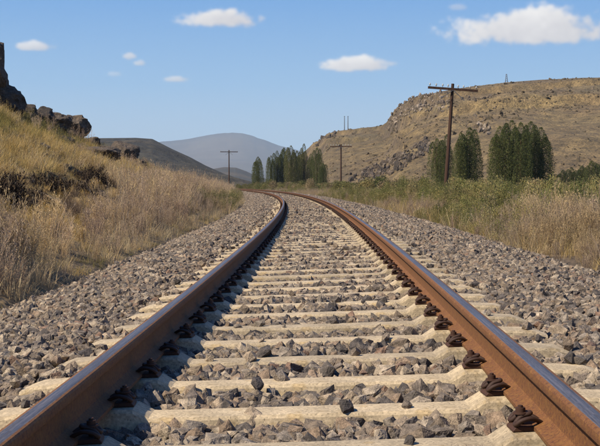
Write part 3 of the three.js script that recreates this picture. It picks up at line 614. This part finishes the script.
const inHollow = (s, u) => HOLLOWS.some(([hs, hu, r]) => Math.hypot((s - hs) / (r * 1.3), (u - hu - r * 0.5) / (u > hu ? r * 1.7 : r * 1.35)) < 0.9);
{
  const R = rng(501), gold = [], mauve = [], buff = [], green = [], under = [];
  const add = (list, x, z, s, h, c) => list.push([x, ground(x, z), z, s, h, R() * 6.28, c]);
  // the bank
  for (let i = 0; i < 62000; i++) {
    const s = 4 + 136 * Math.pow(R(), 1.7), u = -2.75 - 10.2 * R(), p = place(s, u, 0), t = (-u - 2.75);
    if (s < 16 && t > 1 + s * 0.34) continue;
    if (inHollow(s, u)) { if (R() < 0.3) add(under, p.x, p.z, 0.4 + 0.3 * R(), 0.7, [0.16, 0.115, 0.08]); continue; }
    const n = fbm(p.x * 0.3, p.z * 0.3, 3, 511), edge = smooth(1.5, 3.0, t + (n - 0.5) * 2.2), far = 1 + s / 400, tuss = fbm(p.x * 1.15 + 3, p.z * 1.15, 3, 513), clumpy = smooth(0.3, 0.62, tuss);
    if (R() > 0.25 + 0.9 * clumpy || ROCKS.some(([x, z, r]) => Math.abs(p.x - x) < 4 && Math.hypot(p.x - x - r * 0.2, p.z - z - r * 1.1) < r * 1.5)) { if (R() < 0.5) add(gold, p.x, p.z, 0.3 + 0.15 * R(), 0.45, toneOf(R() < 0.5 ? OLIVE : GOLD, R)); continue; }
    const sight = HOLLOWS.some(([hs, hu, r]) => s < hs && s > hs - 4.5 && Math.abs(u - hu * s / hs) < r * 1.25); if (sight) { add(R() < 0.3 ? mauve : gold, p.x, p.z, 0.3 + 0.2 * R(), 0.55 + 0.3 * R(), toneOf(R() < 0.4 ? BUFF : GOLD, R)); continue; }
    if (t < 0.35 && R() < 0.7) { if (R() < 0.8) add(gold, p.x, p.z, 0.35 + 0.3 * R(), 0.6 + 0.4 * R(), toneOf(BUFF, R)); continue; }
    if (R() > edge) { if (t < 0.8 ? R() < 0.35 : R() < 0.72) add(R() < 0.62 ? mauve : buff, p.x, p.z, (0.5 + 0.4 * R()) * mix(0.6, 1.08, smooth(0, 1.2, t)) * (0.75 + 0.5 * clumpy), 0.85 + 0.3 * R(), toneOf(R() < 0.6 ? MAUVE : BUFF, R)); else if (R() < 0.3) add(gold, p.x, p.z, 0.6 + 0.3 * R(), 0.8, toneOf(BUFF, R)); }
    else { const g = fbm(p.x * 0.22 + 9, p.z * 0.22, 3, 512); add(gold, p.x, p.z, (0.45 + 0.25 * R() + 0.4 * clumpy) * far, 0.5 + 0.38 * R(), toneOf(g > 0.58 && t > 5 ? OLIVE : R() < 0.25 ? BUFF : GOLD, R)); if (n > 0.62 && R() < 0.05) add(mauve, p.x, p.z, 0.7 + 0.4 * R(), 0.9, toneOf(MAUVE, R)); }
    if (s > 38 && t < 1.6 && R() < 0.12) add(green, p.x, p.z, 0.55 + 0.35 * R(), 0.9, toneOf([[0.16, 0.16, 0.06], [0.25, 0.22, 0.08], [0.3, 0.24, 0.11]], R));
  }
  // the verge and scrub across the track
  for (let i = 0; i < 40000; i++) {
    const s = 4 + 150 * Math.pow(R(), 1.6), w = 5 + s * 0.34, t = w * Math.pow(R(), 1.25), u = 2.85 + t, p = place(s, u, 0), n = fbm(p.x * 0.13 + 3, p.z * 0.13, 3, 521), m = fbm(p.x * 0.5, p.z * 0.5, 3, 522);
    if (s < 10 && t > 1 + s * 0.34) continue;
    if (t < 0.4 && R() < 0.75) continue;
    const clump = smooth(0.3, 0.62, fbm(p.x * 0.7, p.z * 0.7, 3, 523)); if (R() > 0.3 + 0.85 * clump) continue;
    const tall = 0.75 + 0.6 * clump, greenish = smooth(16, 26, s) * smooth(0.38, 0.55, n + 0.12 * smooth(75, 35, s)) , grow = mix(0.6, 1.12, smooth(0, 1.6, t));
    if (R() < greenish * 0.62) add(green, p.x, p.z, (0.5 + 0.45 * R()) * grow * tall * 0.7, 0.8 + 0.5 * R(), toneOf(GREENY, R));
    else if (R() < 0.66) add(R() < 0.6 ? mauve : buff, p.x, p.z, (0.54 + 0.38 * R()) * grow * tall * (1 - 0.33 * smooth(12, 28, s)), 0.85 + 0.4 * R(), toneOf(m > 0.38 ? MAUVE : BUFF, R).map((c) => c * 0.85));
    else add(gold, p.x, p.z, (0.7 + 0.5 * R()), 0.9, toneOf(R() < 0.5 ? BUFF : GOLD, R));
  }
  for (let i = 0; i < 1500; i++) { const s = 26 + 46 * R(), t = 0.9 + (3 + s * 0.16) * R(), p = place(s, 2.9 + t, 0), c = fbm(p.x * 0.32, p.z * 0.32, 3, 531); if (c < 0.42) continue; add(green, p.x, p.z, (0.75 + 0.5 * R()) * smooth(0.36, 0.6, c) * smooth(0, 2.2, t), 1.1 + 0.35 * R(), toneOf(GREENY, R)); }
  for (let i = 0; i < 260; i++) { const s = 6.5 + 34 * R() * R(), u = 3.4 + 4 * R() + s * 0.03, p = place(s, u, 0); add(mauve, p.x, p.z, 0.75 + 0.4 * R(), 1.1 + 0.35 * R(), toneOf(R() < 0.5 ? MAUVE : BUFF, R)); }
  scatter('golden_grass', 'dry golden grass covering the earth bank and verge', 'grass', [tuft(1, 30, 0.44, 0.17, 0.008, 0.55, 0), tuft(2, 26, 0.5, 0.2, 0.008, 0.4, 0.3), tuft(3, 34, 0.36, 0.2, 0.009, 0.7, 0)], gold);
  scatter('dry_weeds', 'thin brown dried weeds growing thick beside the ballast', 'weeds', [weed(11, 9, 0.78, 18, 5), weed(12, 7, 0.9, 20, 6), weed(13, 11, 0.66, 16, 5)], mauve);
  scatter('straw_grass', 'tall straw-coloured grass stalks with seed heads beside the ballast', 'grass', [tuft(21, 26, 0.85, 0.16, 0.007, 0.35, 0.8), tuft(22, 30, 0.72, 0.18, 0.007, 0.45, 0.7)], buff);
  scatter('green_scrub', 'low yellow-green leafy scrub beyond the ballast', 'scrub', [leafBush(31, 900, 0.42, 0.85, 0.036), leafBush(32, 1000, 0.5, 0.75, 0.034), weed(36, 11, 0.9, 20, 7)], green, M.leaf);
  scatter('hollow_brush', 'dark dead brush in the hollows of the bank', 'brush', [weed(41, 12, 0.6, 16, 2)], under);
}
{
  const shrub = weed(61, 44, 0.62, 44, 9), m = M.blade.clone(); m.color.setRGB(0.055, 0.04, 0.03); m.transmission = 0;
  HOLLOWS.forEach(([s, u, r], i) => {
    for (const [ds, du, k] of [[-0.1, 0.1, 1], [-0.6, -0.1, 0.85], [0.45, 0.2, 0.75]]) {
      const p = place(s + ds * r * 1.4, u + du * r, 0), o = base('dead_shrub'); o.position.set(p.x, ground(p.x, p.z), p.z); o.rotation.y = i * 1.7 + k * 5; o.scale.set(k * 1.9, k * 1.75, k * 1.9);
      mesh('twigs', shrub, m, o); tag(o, 'dark brown dead shrub growing in a hollow of the grassy bank', 'shrub', 'dead shrubs in the bank hollows');
    }
  });
}
{
  // hedge-like growth at the far edge of the meadow and along the valley
  const R = rng(601), items = [], a0 = azOf(236), a1 = azOf(640);
  for (let i = 0; i < 2600; i++) {
    const a = mix(a0, a1, R()), d = 75 + 240 * R(), x = EYE.x + Math.sin(a) * d, z = EYE.z - Math.cos(a) * d, [s, u] = along(x, z);
    if (Math.abs(u) < 6 || fbm(x * 0.05, z * 0.05, 3, 611) < 0.42) continue;
    const k = 0.7 + 0.8 * R(); items.push([x, ground(x, z), z, k, 0.8 + 0.4 * R(), R() * 6, toneOf([[0.13, 0.135, 0.04], [0.19, 0.17, 0.055], [0.26, 0.21, 0.08], [0.28, 0.21, 0.11]], R)]);
  }
  scatter('valley_bushes', 'distant olive bushes spread over the valley floor below the hillside', 'bushes', [leafBush(34, 1500, 0.7, 1.0, 0.07), leafBush(35, 1500, 0.8, 0.9, 0.07)], items, M.leaf);
}

// ------------------------------------------------------------------ trees
function poplarCrown(seed, plumes, n) {
  // unit tree: height 1, about 0.3 wide; several upright plumes side by side
  const R = rng(seed), S = new Strips(), P = [];
  for (let k = 0; k < plumes; k++) { const a = k / plumes * 6.28 + R(), r = k ? 0.055 + 0.03 * R() : 0; P.push([Math.cos(a) * r, Math.sin(a) * r, k ? 0.8 + 0.17 * R() : 1, k ? 0.075 + 0.025 * R() : 0.1, 0.04 + 0.08 * R()]); }
  for (let i = 0; i < n; i++) {
    const [cx, cz, top, w, low] = P[Math.floor(R() * plumes)], f = R(), y = low + (top - low) * f, prof = Math.min(1, Math.sqrt(f / 0.14)) * Math.pow(1 - Math.pow(f, 3.2), 0.6), a = R() * 6.28;
    const clump = 0.86 + 0.34 * noise3(Math.cos(a) * 2 + 5, y * 26, Math.sin(a) * 2 + 5, seed), r = w * prof * clump * (0.42 + 0.62 * Math.sqrt(R())), c = V(cx + Math.cos(a) * r, y, cz + Math.sin(a) * r);
    const z = 0.006 + 0.008 * R(), d = V(Math.cos(a) * 0.5 + R() - 0.5, 0.9 * R() + 0.1, Math.sin(a) * 0.5 + R() - 0.5).normalize(), s = V(R() - 0.5, R() - 0.5, R() - 0.5).cross(d).normalize(), k = 0.62 + 0.7 * R(), q = (R() - 0.4) * 0.3, t = [k * (1 + q), k, k * (1 - q * 0.6)];
    const m = c.clone().addScaledVector(d, z * 0.5), tip = c.clone().addScaledVector(d, z);
    S.tri(c, m.clone().addScaledVector(s, z * 0.4), tip, t); S.tri(c, tip, m.clone().addScaledVector(s, -z * 0.4), t);
  }
  return S.build();
}
function trunkGeometry(seed) {
  const R = rng(seed), parts = [new THREE.CylinderGeometry(0.006, 0.022, 0.8, 8, 4).translate(0, 0.38, 0).toNonIndexed()];
  for (let i = 0; i < 9; i++) { const y = 0.06 + 0.5 * R(), a = R() * 6.28, l = 0.16 + 0.12 * R(), g = new THREE.CylinderGeometry(0.002, 0.006, l, 5).translate(0, l / 2, 0).toNonIndexed(); g.rotateZ(-0.28 - 0.15 * R()); g.rotateY(a); g.translate(0, y, 0); parts.push(g); }
  return mergeGeometries(parts);
}
{
  const crowns = [[1, 6, 22000], [2, 5, 20000], [3, 7, 24000], [4, 4, 17000]].map(([s, p, n]) => poplarCrown(s, p, n)), trunks = [1, 2].map(trunkGeometry);
  const tones = [[0.088, 0.104, 0.028], [0.108, 0.122, 0.032], [0.075, 0.09, 0.026], [0.14, 0.142, 0.044]].map(([r, g, b]) => { const m = M.leaf.clone(); m.color.setRGB(r, g, b); return m; });
  // column, top row, distance, width factor, crown, tone, label, group
  const A = 'dense poplar in the wide clump', B = 'dark poplar in the clump behind the leaning pole', C = 'slender poplar in the row at the bend', D = 'small poplar at the foot of the slope';
  const list = [
    [500, 127, 128, 1.05, 0, 1, A], [512, 121, 130, 1.1, 2, 0, A], [521, 123, 127, 0.95, 1, 0, A], [531, 122, 131, 1.1, 0, 0, A], [541, 128, 129, 1.15, 2, 2, A],
    [437, 139, 140, 0.95, 1, 1, B], [447, 135, 143, 0.9, 3, 0, B], [461, 133, 138, 0.8, 0, 1, B], [470, 128, 139, 1.1, 2, 0, B],
    [258, 157, 250, 1.5, 0, 1, C], [271, 156, 262, 1.2, 2, 1, C], [277, 151, 264, 1.15, 0, 1, C], [284, 148, 265, 1.15, 1, 0, C], [291, 146, 262, 1.25, 2, 3, C], [297, 151, 266, 1.1, 1, 1, C], [304, 144, 268, 0.95, 3, 3, C], [311, 154, 265, 1.0, 0, 1, C], [317, 148, 258, 1.15, 1, 1, C], [323, 163, 252, 1.5, 2, 0, C],
    [563, 170, 190, 1.5, 1, 2, D], [572, 168, 192, 1.6, 0, 0, D], [582, 166, 195, 1.7, 2, 0, D], [592, 161, 190, 1.5, 1, 1, D], [602, 162, 192, 1.6, 0, 0, D],
  ];
  const ordinal = ['first', 'second', 'third', 'fourth', 'fifth', 'sixth', 'seventh', 'eighth', 'ninth', 'tenth'], seen = new Map();
  const order = new Map([[A, 'counting from the leaning utility pole'], [B, 'counting from the dark crag'], [C, 'counting from the hazy mountain'], [D, 'counting from the wide clump']]);
  list.forEach(([px, py, d, w, c, t, kind], i) => {
    const k = seen.get(kind) ?? 0; seen.set(kind, k + 1);
    const label = `${kind}, ${ordinal[k]} ${order.get(kind)}`;
    const top = at(px, py, d), y = ground(top.x, top.z), h = top.y - y + 0.15, tree = base('poplar_tree');
    tree.position.set(top.x, y - 0.1, top.z); tree.rotation.y = i * 2.1;
    const cr = mesh('crown', crowns[c], tones[t], tree), tr = mesh('trunk', trunks[i % 2], M.bark, tree);
    cr.scale.set(h * w * (d > 200 ? 0.88 : 1.12), h, h * w * (d > 200 ? 0.88 : 1.12)); tr.scale.set(h, h * 0.98, h);
    tag(tree, label, 'tree', kind.replace(/^.*?(in|at) the /, 'trees $1 the '));
  });
}

// ------------------------------------------------------------------ utility poles
function utilityPole(px, topRow, d, armHalf, lean, turn, label, detail) {
  const p = at(px, topRow, d), y = ground(p.x, p.z), h = p.y - y, g = base('utility_pole');
  g.position.set(p.x - h * Math.tan(lean), y - 0.02, p.z); g.rotation.set(0, turn, -lean);
  mesh('post', new THREE.CylinderGeometry(0.085, 0.13, h + 0.4, 12, 6).translate(0, (h + 0.4) / 2 - 0.4, 0), M.wood, g);
  const arm = mesh('crossarm', new THREE.BoxGeometry(armHalf * 2, 0.13, 0.1).translate(0, h - 0.32, 0.15), M.wood, g);
  arm.rotation.z = detail ? -0.0 : 0;
  for (const s of [-1, 1]) { const b = new THREE.BoxGeometry(0.04, 0.82, 0.012); b.rotateZ(s * 0.9); b.translate(s * 0.34, h - 0.64, 0.21); mesh('brace', b, M.iron, g); }
  for (const f of [-0.93, -0.68, -0.42, -0.2, 0.2, 0.42, 0.68, 0.93]) {
    const x = f * armHalf, pin = mesh('insulator_pin', new THREE.CylinderGeometry(0.012, 0.012, 0.1, 6).translate(x, h - 0.21, 0.15), M.iron, g);
    mesh('insulator', new THREE.LatheGeometry([[0, 0], [0.045, 0], [0.05, 0.03], [0.03, 0.05], [0.045, 0.07], [0.03, 0.11], [0, 0.125]].map(([a, b]) => new THREE.Vector2(a, b)), 10).translate(x, h - 0.18, 0.15), M.porcelain, g);
  }
  tag(g, label, 'utility pole', 'wooden utility poles along the line');
  return g;
}
utilityPole(453, 83, 64, 1.42, 0.065, 0.1, 'tall leaning wooden utility pole with white insulators in front of the poplars');
utilityPole(341, 144, 150, 1.45, 0.0, -0.1, 'wooden utility pole with crossarm standing before the tan slope');
utilityPole(229, 150, 205, 1.6, 0.0, 0.15, 'distant wooden utility pole seen against the hazy mountain');
{
  // two bare masts on the ridge and a lattice mast on the hilltop
  for (const [px, py, label] of [[344.5, 116, 'thin bare mast on the far ridge, its twin close by'], [348, 116, 'thin bare mast on the far ridge, its twin close by']]) {
    const d = 640, p = at(px, py, d), y = rightHill(p.x, p.z), g = base('ridge_mast'), h = Math.max(4, p.y - y);
    g.position.set(p.x, p.y - h, p.z);
    mesh('shaft', new THREE.CylinderGeometry(0.16, 0.26, h + 1, 8).translate(0, h / 2 - 0.5, 0), M.iron, g);
    mesh('cap', new THREE.BoxGeometry(0.7, 0.18, 0.18).translate(0, h - 0.3, 0), M.iron, g);
    tag(g, label, 'mast', 'bare masts on the ridge');
  }
  const p = at(506.5, 74, 436), q = at(506.5, 88, 436), y = rightHill(q.x, q.z), h = p.y - y, g = base('lattice_mast'); g.position.set(p.x, y, p.z);
  const bar = (a, b, r) => { const v = b.clone().sub(a), c = new THREE.CylinderGeometry(r, r, v.length(), 5).toNonIndexed(); c.applyQuaternion(new THREE.Quaternion().setFromUnitVectors(V(0, 1, 0), v.clone().normalize())); c.translate(...a.clone().add(b).multiplyScalar(0.5).toArray()); return c; };
  const foot = [[-0.7, -0.7], [0.7, -0.7], [0.7, 0.7], [-0.7, 0.7]], cor = (k, f) => V(foot[k % 4][0] * (1 - 0.82 * f), h * f - (f ? 0 : 1.5), foot[k % 4][1] * (1 - 0.82 * f));
  for (let k = 0; k < 4; k++) mesh('leg', bar(cor(k, 0), cor(k, 1), 0.07), M.iron, g);
  const braces = []; for (let k = 0; k < 4; k++) for (let j = 1; j < 6; j++) braces.push(bar(cor(k, j / 6), cor(k + 1, (j + 1) / 6), 0.035));
  mesh('bracing', mergeGeometries(braces), M.iron, g);
  tag(g, 'small lattice mast standing on the hilltop skyline', 'mast');
}

renderer.render(scene, camera);
